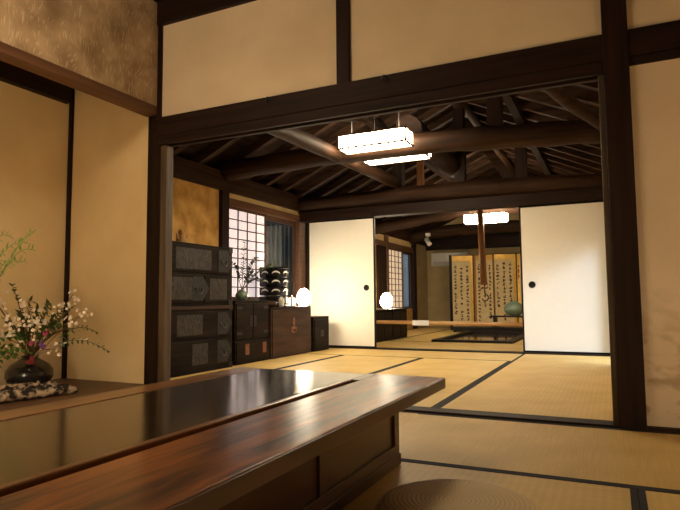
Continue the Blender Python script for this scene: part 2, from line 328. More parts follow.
trim(B(-4.0, .1, 13.18, 13.3, 1.80, 2.12), M['timber_x'], 'dark beam on the far wall above the folding screen')
# right wall of middle room, seen edge-on, with a daylit opening
struct('wall_side_right_near', B(.03, .10, 3.32, 6.1, -.05, 2.6), M['plaster'], 'right side wall of the middle room', 'wall')
struct('wall_side_right_over', B(.03, .10, 6.1, 7.0, 1.3, 2.6), M['plaster'], 'wall above the daylit side opening', 'wall')
struct('wall_side_right_far', B(.03, .10, 7.0, 13.4, -.05, 2.6), M['plaster'], 'right side wall of the far room', 'wall')
trim(B(-.0, .03, 6.02, 6.1, 0, 1.80), M['timber_z'], 'door post at the daylit side opening')
struct('wall_backdrop', B(-6.9, -6.7, -4, 22, -.5, 3.4), mat('dark_backdrop', (.02, .026, .028), (.05, .06, .06), .9), 'dark backdrop wall added beyond the slats to hide the sky', 'wall')  # added backdrop, keeps bright sky out of the slat gaps
struct('ground', B(-14, 14, -6, 20, -.6, -.5), M['ground'], 'garden ground outside', 'ground')

# partition between middle and far room
trim(B(-3.94, 0, 7.0, 7.17, -.02, .012), M['timber_x'], 'dark sill under the two fusuma', .003)
lf = MB(); lf.box(-3.94, .03, 7.0, 7.17, 1.745, 1.88); trim(lf, M['timber_x'], 'dark lintel carrying the two fusuma', .004)
trim(B(-.022, .03, 6.98, 7.18, 0, 2.2), M['timber_z'], 'dark post at the right fusuma')

def fusuma(n, x0, x1, y, ztop, pullx, label):
    r = empty('door_%d' % n, ((x0+x1)/2, y, .012), label, 'sliding door'); r['kind'] = 'structure'
    w = x1-x0; h = ztop-.012
    B(-w/2+.018, w/2-.018, -.012, .012, .018, h-.018).build('paper_panel', M['fusuma'], r)
    f = MB(); f.box(-w/2, -w/2+.02, -.016, .016, 0, h).box(w/2-.02, w/2, -.016, .016, 0, h).box(-w/2+.02, w/2-.02, -.016, .016, 0, .022).box(-w/2+.02, w/2-.02, -.016, .016, h-.022, h)
    f.build('frame', M['blackframe'], r, .002)
    p = MB().lathe([(.001, 0), (.036, 0), (.040, .003), (.040, .006), (.034, .008), (.031, .004), (.001, .003)], n=28)
    o = p.build('finger_pull', M['blackframe'], r); o.rotation_euler.x = math.pi/2; o.location = (pullx-(x0+x1)/2, -.012, .79)
    return r
fusuma(1, -3.83, -2.83, 7.045, 1.742, -2.955, 'white paper sliding door left of the opening to the far room')
fusuma(2, -.985, -.022, 7.085, 1.742, -.86, 'white paper sliding door at the right, beside the dark post')

# shoji and windows on the left wall
def shoji(n, y0, y1, z0, z1, nc, nr, x, paper, label):
    r = empty('window_%d' % n, (x, (y0+y1)/2, z0), label, 'shoji window'); r['kind'] = 'structure'
    w = y1-y0; h = z1-z0
    B(-.006, -.003, -w/2+.02, w/2-.02, .03, h-.03).build('paper', paper, r)
    f = MB(); f.box(-.015, .015, -w/2, -w/2+.03, 0, h).box(-.015, .015, w/2-.03, w/2, 0, h).box(-.015, .015, -w/2+.03, w/2-.03, 0, .035).box(-.015, .015, -w/2+.03, w/2-.03, h-.035, h)
    f.build('frame', M['muntin'], r, .002)
    g = MB()
    for i in range(1, nc):
        y = -w/2+.03+(w-.06)*i/nc; g.box(-.003, .009, y-.006, y+.006, .035, h-.035)
    for i in range(1, nr):
        z = .035+(h-.07)*i/nr; g.box(-.003, .008, -w/2+.03, w/2-.03, z-.006, z+.006)
    g.build('lattice', M['muntin'], r)
shoji(1, 5.365, 6.19, .655, 1.745, 4, 9, -3.99, M['shojipaper'], 'paper shoji window with painted-in daylight above the chests')
shoji(2, 10.56, 11.44, .45, 1.67, 4, 10, -3.99, M['shojipaper_c'], 'paper shoji window in the far room behind the egg lamp')
def glazed(n, y0, y1, z0, z1, x, label):
    r = empty('window_%d' % n, (x, (y0+y1)/2, z0), label, 'window'); r['kind'] = 'structure'; w = y1-y0; h = z1-z0
    f = MB(); f.box(-.015, .015, -w/2, -w/2+.04, 0, h).box(-.015, .015, w/2-.04, w/2, 0, h).box(-.015, .015, -w/2+.04, w/2-.04, 0, .04).box(-.015, .015, -w/2+.04, w/2-.04, h-.06, h)
    f.build('frame', M['muntin'], r, .002)
    B(-.002, .002, -w/2+.04, w/2-.04, .04, h-.06).build('glass_pane', M['glass'], r)
glazed(3, 6.19, 7.0, .655, 1.745, -4.03, 'clear window showing grey slats outside, right of the shoji')
glazed(4, 11.44, 12.1, .45, 1.67, -4.03, 'dark window right of the far shoji')
def slatscreen(y0, y1, z1, label, step=.13):
    r = empty('slat_screen', (-4.62, (y0+y1)/2, -.5), label, 'slat screen')
    L = y1-y0; k = int(L/step)
    for i in range(k):
        y = -L/2+step*(i+.5); B(-.012, .012, y-.045, y+.045, 0, z1+.5).build('slat', M['slat'], r)
    for z in (1.0, z1+.3): B(.012, .04, -L/2, L/2, z, z+.05).build('crossrail', M['slat'], r)
slatscreen(6.0, 9.4, 2.0, 'grey vertical slat screen outside the clear window')
slatscreen(11.3, 14.2, 2.0, 'grey vertical slat screen outside the far dark window', .11)

# ------------------------------------------------------------------ roof over middle and far rooms
XR, SL, ZE = -1.67, .45, 2.12
ZR = ZE + SL*(XR+4.0)
def roofz(x): return ZE + SL*(x+4.0) if x < XR else ZR - SL*(x-XR)
roof = MB()
for (xa, xb) in ((-4.5, XR), (XR, .4)):
    za, zb = roofz(xa)+.085, roofz(xb)+.085
    roof.hexa([(xa, 3.3, za), (xb, 3.3, zb), (xb, 13.4, zb), (xa, 13.4, za), (xa, 3.3, za+.04), (xb, 3.3, zb+.04), (xb, 13.4, zb+.04), (xa, 13.4, za+.04)])
rf = struct('ceiling_roof', roof, M['roofboard'], 'dark pitched roof boarding with rafters', 'ceiling')
k = 0; y = 3.55
while y < 13.2:
    for (xa, xb) in ((-4.12, XR-.0), (XR+.0, .35)):
        mb = MB().beam((xa, y, roofz(xa)+.04), (xb, y, roofz(xb)+.04), .075, .095)
        mb.build('rafter', M['rafter_x'], rf)
    y += .44
struct('wall_gable', B(-4.1, .4, 3.29, 3.33, 2.005, 3.5), M['roofboard'], 'boarding above the lintel on the middle room side', 'wall')
def log(pts, r, m, label, n=14, squash=1.15):
    mb = MB(); P = [Vector(p) for p in pts]; Q = []
    for i in range(len(P)-1):
        for t in range(6): Q.append(P[i].lerp(P[i+1], t/6))
    Q.append(P[-1])
    for _ in range(4):
        Q = [Q[0]]+[(Q[i-1]+Q[i]*2+Q[i+1])/4 for i in range(1, len(Q)-1)]+[Q[-1]]
    rr = [r*(1+.06*math.sin(i*1.3)) for i in range(len(Q))]
    mb.tube(Q, rr, n, jit=.02, squash=squash); TR[0] += 1
    return tag(mb.build('trim_%d' % TR[0], m), label, 'timber', kind='structure')
log([(XR, 3.35, ZR-.05), (XR, 13.25, ZR-.05)], .085, M['beam_y'], 'ridge log')
# tie beams across
log([(-4.0, 5.3, 2.12), (-3.2, 5.3, 2.15), (-2.2, 5.3, 2.165), (-1.4, 5.3, 2.15), (-.6, 5.3, 2.10), (.03, 5.3, 2.06)], .098, M['beam_x'], 'curved log tie beam running between the two ceiling lanterns')
log([(-4.0, 7.1, 1.98), (-3.2, 7.1, 1.985), (-2.4, 7.1, 2.01), (-1.2, 7.1, 1.99), (.0, 7.1, 1.94)], .105, M['beam_x'], 'log tie beam above the two fusuma')
log([(-4.0, 9.9, 1.97), (-3.3, 9.9, 2.05), (-2.5, 9.9, 2.17), (-1.5, 9.9, 2.17), (0, 9.9, 2.05)], .10, M['beam_x'], 'arched log tie beam in the far room')
log([(-4.0, 12.0, 1.98), (-3.2, 12.0, 2.10), (-2.0, 12.0, 2.14), (0, 12.0, 2.0)], .11, M['beam_x'], 'farthest log tie beam')
# logs running away from the camera
log([(-2.53, 3.34, 2.07), (-2.52, 4.6, 2.12), (-2.52, 7.15, 2.17)], .072, M['beam_y'], 'slim log running from the lintel to the fusuma beam')
log([(-1.80, 5.42, 2.36), (-1.80, 6.2, 2.38), (-1.82, 7.25, 2.34)], .13, M['timber_y'], 'thick dark log above the second lantern')
log([(-.52, 4.0, 2.28), (-.25, 4.6, 2.12), (.04, 5.15, 2.02)], .05, M['beam_x'], 'slanting log at the upper right of the opening')
log([(-2.25, 4.15, 2.20), (-1.73, 4.15, 2.12)], .055, M['beam_x'], 'short log end lit by the front lantern')
log([(-3.9, 8.1, 1.98), (-3.0, 8.1, 2.02), (-1.8, 8.1, 2.07), (-.6, 8.1, 2.06)], .028, M['bamboo'], 'thin pole hung below the far roof')
for (x, y, z0) in ((-.92, 5.3, 2.2), (-.94, 7.1, 2.08), (-2.50, 7.1, 2.1), (-1.68, 7.1, 2.1)):
    trim(B(x-.065, x+.065, y-.06, y+.06, z0, roofz(x)-.1), M['timber_z'], 'short roof post standing on a tie beam')
trim(B(-.97, -.88, 3.35, 13.2, roofz(-.93)-.10, roofz(-.93)-.01), M['roofboard'], 'right purlin under the rafters')
trim(B(-2.55, -2.46, 3.35, 13.2, roofz(-2.5)-.10, roofz(-2.5)-.01), M['roofboard'], 'left purlin under the rafters')
trim(B(-2.56, -2.47, 8.06, 8.15, 2.05, roofz(-2.5)-.12), M['bamboo'], 'short peg post above the thin pole')
trim(MB().beam((-1.66, 7.3, 2.95), (-1.1, 7.3, 2.12), .09, .11), M['rafter_x'], 'pale diagonal brace under the ridge')

# ------------------------------------------------------------------ tatami
def tatami_mat(x0, x1, y0, y1, axis, label, border=.03, top=0.):
    r = empty('tatami_mat', ((x0+x1)/2, (y0+y1)/2, top-.05), label, 'tatami mat', 'tatami mats')
    w, d = (x1-x0)/2-.001, (y1-y0)/2-.001
    b = border
    if axis == 'y':
        B(-w+b, w-b, -d, d, 0, .05).build('rush_cover', M['tat_y'], r)
        for s in (-1, 1): B(min(s*w, s*(w-b)), max(s*w, s*(w-b)), -d, d, 0, .0512).build('border_cloth', M['heri'], r)
    else:
        B(-w, w, -d+b, d-b, 0, .05).build('rush_cover', M['tat_x'], r)
        for s in (-1, 1): B(-w, w, min(s*d, s*(d-b)), max(s*d, s*(d-b)), 0, .0512).build('border_cloth', M['heri'], r)
tatami_mat(-1.02, .93, 2.21, 3.19, 'x', 'tatami mat along the sill, in front of the tall right post', .042)
tatami_mat(-3.02, -1.02, 2.21, 3.19, 'x', 'tatami mat behind the far end of the low table')
tatami_mat(.93, 3.0, 2.21, 3.19, 'x', 'tatami mat under the stained wall, right of the sill mat')
tatami_mat(-.93, .045, .28, 2.21, 'y', 'tatami mat under the round straw cushion', .022)
tatami_mat(.045, 1.005, .28, 2.21, 'y', 'tatami mat in the bottom right corner, right of the cushion mat', .022)
tatami_mat(1.005, 1.99, .28, 2.21, 'y', 'tatami mat further right of the bottom right corner', .022)
tatami_mat(1.99, 3.0, .28, 2.21, 'y', 'tatami mat at the right wall of the front room')
tatami_mat(-1.89, -.93, .28, 2.21, 'y', 'tatami mat under the low table')
tatami_mat(-3.02, -1.89, .28, 2.21, 'y', 'tatami mat between low table and alcove')
for i, (a, b_, t) in enumerate(((-3.02, -1.5, 'left'), (-1.5, .5, 'middle'), (.5, 3.0, 'right'))):
    tatami_mat(a, b_, -1.2, .28, 'y', 'tatami mat at the camera side, %s of the row' % t)
cx_ = [-3.94, -2.885, -1.93, -.98, -.0]
nm = ['under the chests', 'in front of the chests', 'between chests and right column', 'beside the right post']
for i in range(4):
    tatami_mat(cx_[i], cx_[i+1], 3.31, 4.22, 'y', 'half tatami mat just past the opening sill, '+nm[i])
    tatami_mat(cx_[i], cx_[i+1], 4.22, 6.14, 'y', 'long tatami mat in the middle room, '+nm[i])
tatami_mat(-3.94, -2.4, 6.14, 7.0, 'x', 'tatami mat before the left fusuma', .018)
tatami_mat(-2.4, -.98, 6.14, 7.0, 'x', 'tatami mat before the opening to the far room', .018)
tatami_mat(-.98, 0, 6.14, 7.0, 'y', 'tatami mat before the right fusuma')
HX0, HX1, HY0, HY1 = -2.52, -1.34, 8.5, 11.0
for (a, b_, c, d, ax, lb) in ((-3.98, -2.0, 7.17, HY0, 'x', 'far room tatami mat between left fusuma and sunken hearth'), (-2.0, 0.02, 7.17, HY0, 'x', 'far room tatami mat between right fusuma and sunken hearth'),
        (-3.98, -3.2, HY0, 10.2, 'y', 'far room tatami mat under the low cabinets'), (-3.2, HX0, HY0, 10.2, 'y', 'far room tatami mat between cabinets and hearth'),
        (-3.98, -3.2, 10.2, 13.3, 'y', 'far room tatami mat under the far windows'), (-3.2, HX0, 10.2, 13.3, 'y', 'far room tatami mat left of the folding screen'), (HX1, 0.02, HY0, 11.0, 'y', 'far room tatami mat right of the hearth'),
        (HX0, 0.02, 11.0, 13.3, 'x', 'far room tatami mat under the folding screen')):
    tatami_mat(a, b_, c, d, ax, lb, .02)

# sunken hearth with a polished board
r = empty('sunken_hearth', ((HX0+HX1)/2, (HY0+HY1)/2, -.05), 'dark framed sunken hearth with glossy board in the far room floor', 'hearth')
w, d = (HX1-HX0)/2, (HY1-HY0)/2
f = MB(); f.box(-w, w, -d, -d+.13, 0, .085).box(-w, w, d-.13, d, 0, .085).box(-w, -w+.1, -d+.13, d-.13, 0, .085).box(w-.1, w, -d+.13, d-.13, 0, .085)
f.build('frame', M['blackframe'], r, .006)
B(-w+.1, w-.1, -d+.13, d-.13, .01, .055).build('polished_board', M['mirrorboard'], r)

# ------------------------------------------------------------------ low table
TX0, TX1, TY0, TY1, TZ = -1.655, -.645, -.25, 2.345, .32
t = empty('low_table', ((TX0+TX1)/2, (TY0+TY1)/2, 0), 'long reddish brown low table with dark polished centre in the front room', 'table')
def TB(x0, x1, y0, y1, z0, z1): return B(x0-(TX0+TX1)/2, x1-(TX0+TX1)/2, y0-(TY0+TY1)/2, y1-(TY0+TY1)/2, z0, z1)
TB(TX1, TX1+.006, TY0, TY1, .277, TZ-.003).build('shade_band', M['tabledark'], t, .002)['label'] = 'dark strip added for shade on the front edge'  # dark strip laid over the edge, the side's shade is its colour
TB(-.935, TX1, TY0, TY1, .276, TZ).build('table_board', M['table'], t, .005)['label'] = 'wide reddish board on the near side'
TB(TX0, -1.525, TY0, TY1, .276, TZ).build('table_board', M['strip'], t, .004)['label'] = 'narrow brown board on the alcove side'
TB(-1.5245, -.985, TY0, TY1-.001, .276, TZ-.002).build('polished_panel', M['lacquer'], t, .003)['label'] = 'dark polished centre panel'
TB(-.9845, -.962, TY0, TY1-.20, .276, TZ+.003).build('ridge', M['strip'], t, .003)
TB(-.9615, -.936, TY0, TY1-.20, .276, TZ-.018).build('groove', M['blackframe'], t)
TB(-.9845, -.936, TY1-.199, TY1-.001, .276, TZ-.0005).build('end_filler', M['tabledark'], t, .002)
bx0, bx1, by0, by1 = TX0+.13, -.79, TY0+.12, 2.165
TB(bx0, bx1, by0, by1, .02, .276).build('pedestal', M['tabledark'], t)
sk = MB()
def TBm(mb, x0, x1, y0, y1, z0, z1): mb.box(x0-(TX0+TX1)/2, x1-(TX0+TX1)/2, y0-(TY0+TY1)/2, y1-(TY0+TY1)/2, z0, z1)
TBm(sk, bx0-.012, bx1+.014, by0-.012, by1+.012, .0014, .045); sk.build('plinth', M['tabledark'], t, .004)
ys = [by1-.0, by1-.66, by1-1.32, by0]
fr = MB()
TBm(fr, bx1, bx1+.010, by0, by1+.004, .225, .276); TBm(fr, bx1, bx1+.010, by0, by1+.004, .045, .08)
for yy in (by1-.045, by1-.67, by1-1.30, by1-1.93): TBm(fr, bx1, bx1+.010, yy, yy+.05, .08, .225)
TBm(fr, bx1, bx1+.0095, by0, by0+.05, .08, .225)
TBm(fr, bx0, bx1, by1, by1+.009, .225, .276); TBm(fr, bx0, bx1, by1, by1+.009, .045, .08)
for xx in (bx0, (bx0+bx1)/2-.025, bx1-.05): TBm(fr, xx, xx+.05, by1, by1+.009, .08, .225)
fr.build('panel_frame', M['tabledark'], t, .002)

# round straw cushion
r = empty('straw_cushion', (-.43, 1.675, .0015), 'round woven straw cushion on the tatami beside the low table', 'cushion'); r.scale = (.93, .93, 1.1)
MB().lathe([(.001, 0), (.215, 0), (.24, .012), (.247, .03), (.238, .048), (.21, .058), (.12, .061), (.03, .058), (.001, .057)], n=48).build('woven_disc', M['straw'], r)
rim = MB()
N = 64
rim.tube([(.243*math.cos(2*math.pi*i/N), .243*math.sin(2*math.pi*i/N), .030+.003*math.sin(i*9)) for i in range(N+1)], .010, 6, cap=False)
rim.build('braided_rim', M['straw'], r)

# ------------------------------------------------------------------ lanterns
def lantern(x, y, z, w, d, h, paper, label, ztop, group='ceiling lanterns'):
    r = empty('ceiling_lantern', (x, y, z), label, 'lantern', group)
    B(-w/2+.008, w/2-.008, -d/2+.008, d/2-.008, .006, h-.006).build('paper_shade', paper, r)
    f = MB(); e = .008
    for sx in (-1, 1):
        for sy in (-1, 1): f.box(sx*(w/2-e)-e, sx*(w/2-e)+e, sy*(d/2-e)-e, sy*(d/2-e)+e, 0, h)
    for z_ in (0, h-2*e):
        for sy in (-1, 1): f.box(-w/2, w/2, sy*(d/2-e)-e, sy*(d/2-e)+e, z_, z_+2*e)
        for sx in (-1, 1): f.box(sx*(w/2-e)-e, sx*(w/2-e)+e, -d/2, d/2, z_, z_+2*e)
    for i in range(1, 4):
        xx = -w/2+w*i/4; f.box(xx-.003, xx+.003, -d/2, d/2, 0, .007); f.box(xx-.003, xx+.003, -d/2, -d/2+.009, 0, h); f.box(xx-.003, xx+.003, d/2-.009, d/2, 0, h)
    f.box(-w/2, w/2, -.003, .003, 0, .007); f.box(w/2-.009, w/2, -.003, .003, 0, h); f.box(-w/2, -w/2+.009, -.003, .003, 0, h)
    f.build('wooden_frame', M['frame'], r)
    for sx in (-1, 1):
        MB().tube([(sx*w*.35, 0, h-.01), (sx*w*.35, 0, ztop-z)], .004, 6).build('cord', M['iron'], r)
    return r
lantern(-1.985, 4.98, 2.075, .69, .23, .14, M['lampaper'], 'glowing box lantern in front of the log tie beam', roofz(-1.98))
lantern(-1.98, 5.56, 2.085, .69, .23, .14, M['lampaper'], 'glowing box lantern half hidden behind the log tie beam', roofz(-1.98))
lantern(-1.86, 9.55, 1.895, .70, .25, .15, M['lampaper'], 'glowing box lantern over the hearth in the far room', roofz(-1.93))
lantern(-2.2, 1.5, 2.46, .5, .4, .14, M['lampaperA'], 'glowing box lantern on the front room ceiling', 2.9)

def andon(x, y, h, paper, label):
    r = empty('floor_lantern', (x, y, .0015), label, 'lantern', 'floor lanterns')
    B(-.12, .12, -.12, .12, .12, h).build('paper_shade', paper, r)
    f = MB()
    for sx in (-1, 1):
        for sy in (-1, 1): f.box(sx*.13-.008, sx*.13+.008, sy*.13-.008, sy*.13+.008, 0, h+.01)
    for z_ in (.105, h):
        for s_ in (-1, 1): f.box(-.122, .122, s_*.13-.008, s_*.13+.008, z_, z_+.012); f.box(s_*.13-.008, s_*.13+.008, -.122, .122, z_, z_+.012)
    f.build('wooden_frame', M['frame'], r)
    return r
andon(-2.35, .25, .80, M['lampaperB'], 'tall glowing paper floor lantern between the alcove and the low table')
r = andon(1.75, 1.35, .50, M['lampaperD'], 'low glowing paper floor lantern near the right wall, wide cap added to block upward light')
B(-.30, .30, -.30, .30, .515, .535).build('cap', M['frame'], r, .004)  # unseen cap added to keep this lantern's light off the upper wall
def egg(x, y, z, label, k=1.):
    r = empty('egg_lamp', (x, y, z), label, 'lamp', None); r.scale = (k, k, k)
    MB().lathe([(.001, .012), (.055, .012), (.085, .04), (.103, .09), (.105, .14), (.092, .19), (.065, .235), (.032, .262), (.001, .27)], n=28).build('lamp_shade', M['egg'], r)
    MB().lathe([(.001, 0), (.058, 0), (.06, .008), (.055, .0125), (.001, .0125)], n=24).build('base', M['blackframe'], r)
egg(-3.455, 6.225, .567, 'glowing egg-shaped lamp on the brown chest beside the left fusuma', .82)
egg(-3.52, 9.25, .494, 'glowing egg-shaped lamp on the far room cabinet')

# ------------------------------------------------------------------ chests (fronts face +x)
def handle(mb, y, z, r=.035, x=0):
    mb.tube([(x+.006+.014*math.sin(math.pi*i/10), y+r*math.cos(math.pi+math.pi*i/10), z+r*1.1*math.sin(math.pi+math.pi*i/10)) for i in range(11)], .0045, 6)
    for s in (-1, 1): mb.tube([(x, y+s*r, z), (x+.012, y+s*r, z)], .007, 8)
def chest(name, y0, y1, z0, z1, x1, depth, m, label, cat, group=None, jitter=0):
    r = empty(name, (x1-depth/2, (y0+y1)/2, z0), label, cat, group); w = (y1-y0)/2; h = z1-z0
    B(-depth/2, depth/2-.01, -w, w, 0, h).build('body', m, r, .004)
    return r, depth/2-.01, w, h
def drawer(r, xf, ya, yb, za, zb, m=None, plates='ring', carved=None, ring=None):
    d = B(xf, xf+.012, ya, yb, za, zb).build('drawer', m or M['chest'], r, .003)
    X = xf+.012
    if carved:
        for (a, b_) in carved: B(X, X+.003, a, b_, za+.025, zb-.025).build('carved_plate', M['carve'], d, .001)
    if ring is not None:
        p = MB(); c, zc = ring, (za+zb)/2
        hh = (zb-za)*.44; ww = .085
        p.poly([(X, c-ww, zc-hh), (X, c+ww*.7, zc-hh), (X, c+ww*1.7, zc), (X, c+ww*.7, zc+hh), (X, c-ww, zc+hh)], .004)
        p.build('lock_plate', M['iron'], d, .001)
        hm = MB(); handle(hm, c, zc, .04, X+.004); hm.build('ring_handle', M['ironlight'], d)
    return d
def corners(r, xf, w, h):
    for sy in (-1, 1):
        for z in (0, h-.05):
            B(xf, xf+.006, min(sy*w, sy*(w-.06)), max(sy*w, sy*(w-.06)), z, z+.05).build('corner_iron', M['iron'], r, .001)
XF = -3.42
yA0, yA1 = 3.40, 4.655
r, xf, w, h = chest('drawer_chest', yA0, yA1, 0.0015, .60, XF+.045, .5, M['chest'], 'tall dark chest at the left, its lower unit with ring handles', 'chest', 'stacked ironbound chests')
corners(r, xf, w, h)
drawer(r, xf, -w+.03, w-.06, .315, .545, carved=[(-.18, .16)], ring=.46)
drawer(r, xf, -w+.03, w-.06, .05, .285, carved=[(.02, .24)], ring=.46)
B(xf, xf+.01, -w, w, h-.03, h-.002).build('top_rail', M['chest2'], r, .002)
r, xf, w, h = chest('drawer_chest', yA0, yA1-.005, .6015, 1.16, XF+.045, .5, M['chest'], 'upper unit of the dark chest stack, under the mud wall', 'chest', 'stacked ironbound chests')
corners(r, xf, w, h)
drawer(r, xf, -w+.03, w-.06, .30, .535, carved=[(-.2, .28)], ring=.47)
drawer(r, xf, -w+.03, .17, .03, .275, carved=[(-.3, .02)], ring=.105)
drawer(r, xf, .19, w-.06, .03, .275, carved=[(.26, .52)])
r, xf, w, h = chest('low_chest', 4.75, 5.385, .0015, .235, XF+.01, .5, M['chest'], 'low black box chest under the two-door cabinet', 'chest')
d = B(xf, xf+.01, -w+.02, w-.02, .02, h-.02).build('drawer', M['chest'], r, .003)
for yy in (-.12, .2):
    B(xf+.01, xf+.014, yy-.035, yy+.035, .09, .2).build('hasp', M['rust'], d, .001)
r, xf, w, h = chest('two_door_cabinet', 4.755, 5.38, .2365, .645, XF, .48, M['chest'], 'dark two-door cabinet on the low box chest, holding the plant', 'cabinet')
for s in (-1, 1):
    d = B(xf, xf+.01, min(s*.006, s*(w-.02)), max(s*.006, s*(w-.02)), .02, h-.03).build('door', M['chest'], r, .003)
    for zz in (.06, h-.09): B(xf+.01, xf+.013, min(s*(w-.12), s*(w-.02)), max(s*(w-.12), s*(w-.02)), zz, zz+.03).build('hinge', M['iron'], d)
    B(xf+.01, xf+.014, min(s*.01, s*.06), max(s*.01, s*.06), .14, .25).build('lock_plate', M['iron'], d)
r, xf, w, h = chest('brown_chest', 5.405, 6.33, .0015, .565, XF+.015, .52, M['chest2'], 'plain brown chest with red iron lock, under the egg lamp', 'chest')
B(xf, xf+.012, -w+.02, w-.02, .02, h-.03).build('front_panel', M['chest2'], r, .003)
B(-.265, xf+.03, -w-.012, w+.004, h-.0, h+.0015).build('top_edge', M['chest2'], r)
lk = MB()
lk.poly([(xf+.012, .02+.075*math.cos(a)*(1 if i % 2 else .75), .30+.042*math.sin(a)) for i, a in enumerate([2*math.pi*i/12 for i in range(12)])], .004)
lk.poly([(xf+.012, .02+.028*math.cos(a), .395+.05*math.sin(a)) for a in [2*math.pi*i/12 for i in range(12)]], .004)
lk.build('lock_plate', M['rust'], r, .001)
hm = MB(); handle(hm, .02, .30, .022, xf+.016); hm.build('ring_handle', M['iron'], r)
r, xf, w, h = chest('small_black_chest', 6.37, 6.80, .0015, .43, XF+.03, .5, M['chest'], 'small black chest against the left fusuma', 'chest')
B(xf, xf+.01, -w+.02, w-.02, .02, h-.03).build('door', M['chest'], r, .003)
B(xf+.01, xf+.014, -.05, .05, .18, .26).build('lock_plate', M['iron'], r)
B(-.245, xf+.015, -w-.004, w+.004, h, h+.006).build('top_board', M['chest2'], r, .002)

# far room low cabinets
for i, (a, b_, lb) in enumerate(((8.0, 8.73, 'low dark cabinet in the far room, nearer the left fusuma'), (8.735, 9.46, 'low dark cabinet in the far room under the egg lamp'))):
    r, xf, w, h = chest('low_cabinet', a, b_, .0015, .478, -3.22, .7, M['chest'], lb, 'cabinet', 'low far room cabinets')
    for s in (-1, 1):
        d = B(xf, xf+.01, min(s*.004, s*(w-.015)), max(s*.004, s*(w-.015)), .03, h-.03).build('door', M['chest'], r, .003)
        B(xf+.01, xf+.016, min(s*.02, s*.035), max(s*.02, s*.035), .2, .28).build('pull', M['iron'], d)
tag(B(-3.93, -3.19, 7.97, 9.49, .480, .4935).build('cabinet_top_board', M['chest2'], bevel=.003), 'brown board lying across the two far room cabinets', 'board')
# small tray on it
tag(MB().lathe([(.001, 0), (.09, 0), (.11, .012), (.105, .014), (.085, .004), (.001, .004)], (-3.35, 8.45, .4945), 24).build('wooden_tray', M['bamboolight']), 'small pale tray on the far room cabinet', 'tray')

# ------------------------------------------------------------------ things on the chests
# figurine
r = empty('clay_figurine', (-3.58, 4.13, 1.1615), 'small ochre clay figurine on the tall dark chest', 'figurine')
MB().lathe([(.001, 0), (.045, 0), (.052, .02), (.045, .055), (.03, .08), (.018, .09), (.001, .092)], n=18).build('body', M['figure'], r)
MB().lathe([(.001, 0), (.018, .005), (.027, .025), (.024, .045), (.010, .058), (.001, .06)], (0, -.005, .086), 16).build('head', M['figure'], r)
MB().tube([(.0, .03, .05), (.01, .06, .07), (.01, .075, .10)], [.014, .010, .006], 8).build('arm', M['figure'], r)
MB().tube([(.0, -.035, .05), (.01, -.065, .06), (.01, -.07, .10)], [.014, .010, .006], 8).build('arm', M['figure'], r)
# plant in jar on cabinet
def leafmb(mb, p, d, L, wd, up=Vector((0, 0, 1))):
    p = Vector(p); d = Vector(d).normalized(); s = d.cross(up)
    if s.length < .05: s = d.cross(Vector((1, 0, 0)))
    s.normalize(); n = s.cross(d).normalized()
    a = len(mb.v)
    for (t, k, c) in ((0, 0, 0), (.35, 1, .0), (.7, .7, -.04), (1, 0, -.12)):
        q = p + d*L*t + n*L*c
        mb.v.append(tuple(q + s*wd*k/2)); mb.v.append(tuple(q - s*wd*k/2 + n*.0006)); 
    for i in range(3):
        mb.f.append((a+2*i, a+2*i+1, a+2*i+3, a+2*i+2)); mb.smooth.append(True)
def rnd(a): return random.uniform(-a, a)
def curve(p, q, sag=.0, n=7):
    p = Vector(p); q = Vector(q); out = []
    for i in range(n):
        t = i/(n-1); v = p.lerp(q, t); v.z += math.sin(math.pi*t)*sag; out.append(v)
    return out
def branch(root, p, q, sag, rad, mstem, mleaf, nl, L, wd, leafname='leaves', start=.3):
    pts = curve(p, q, sag, 9); MB().tube(pts, [rad*(1-.6*i/8) for i in range(9)], 5).build('stem', mstem, root)
    mb = MB()
    for i in range(nl):
        t = start+(1-start)*i/nl; k = min(int(t*8), 7); v = Vector(pts[k]).lerp(Vector(pts[k+1]), t*8-k)
        d = (Vector(pts[k+1])-Vector(pts[k])).normalized(); s = 1 if i % 2 else -1
        side = Vector((d.z, rnd(.6), -d.x))*s
        leafmb(mb, v, d*.7+side*.9+Vector((rnd(.2), rnd(.3), rnd(.2))), L*random.uniform(.7, 1.15), wd)
    if nl: mb.build(leafname, mleaf, root)
    return pts
r = empty('potted_branch', (-3.56, 5.06, .6465), 'leafy branches in a round jar on the two-door cabinet before the shoji', 'plant')
MB().lathe([(.001, 0), (.04, 0), (.065, .03), (.068, .06), (.05, .09), (.03, .10), (.034, .115), (.028, .115), (.001, .10)], n=20).build('jar', M['celadon'], r)
for (q, sag, n_) in (((.02, .02, .62), .0, 9), ((.1, .12, .45), .03, 8), ((.12, .42, .38), .06, 12), ((-.04, -.08, .38), .02, 8), ((.08, .1, .30), .03, 9), ((.1, .25, .22), .05, 8)):
    branch(r, (0, 0, .1), q, sag, .004, M['stem'], M['leaf'], n_*3, .06, .032)
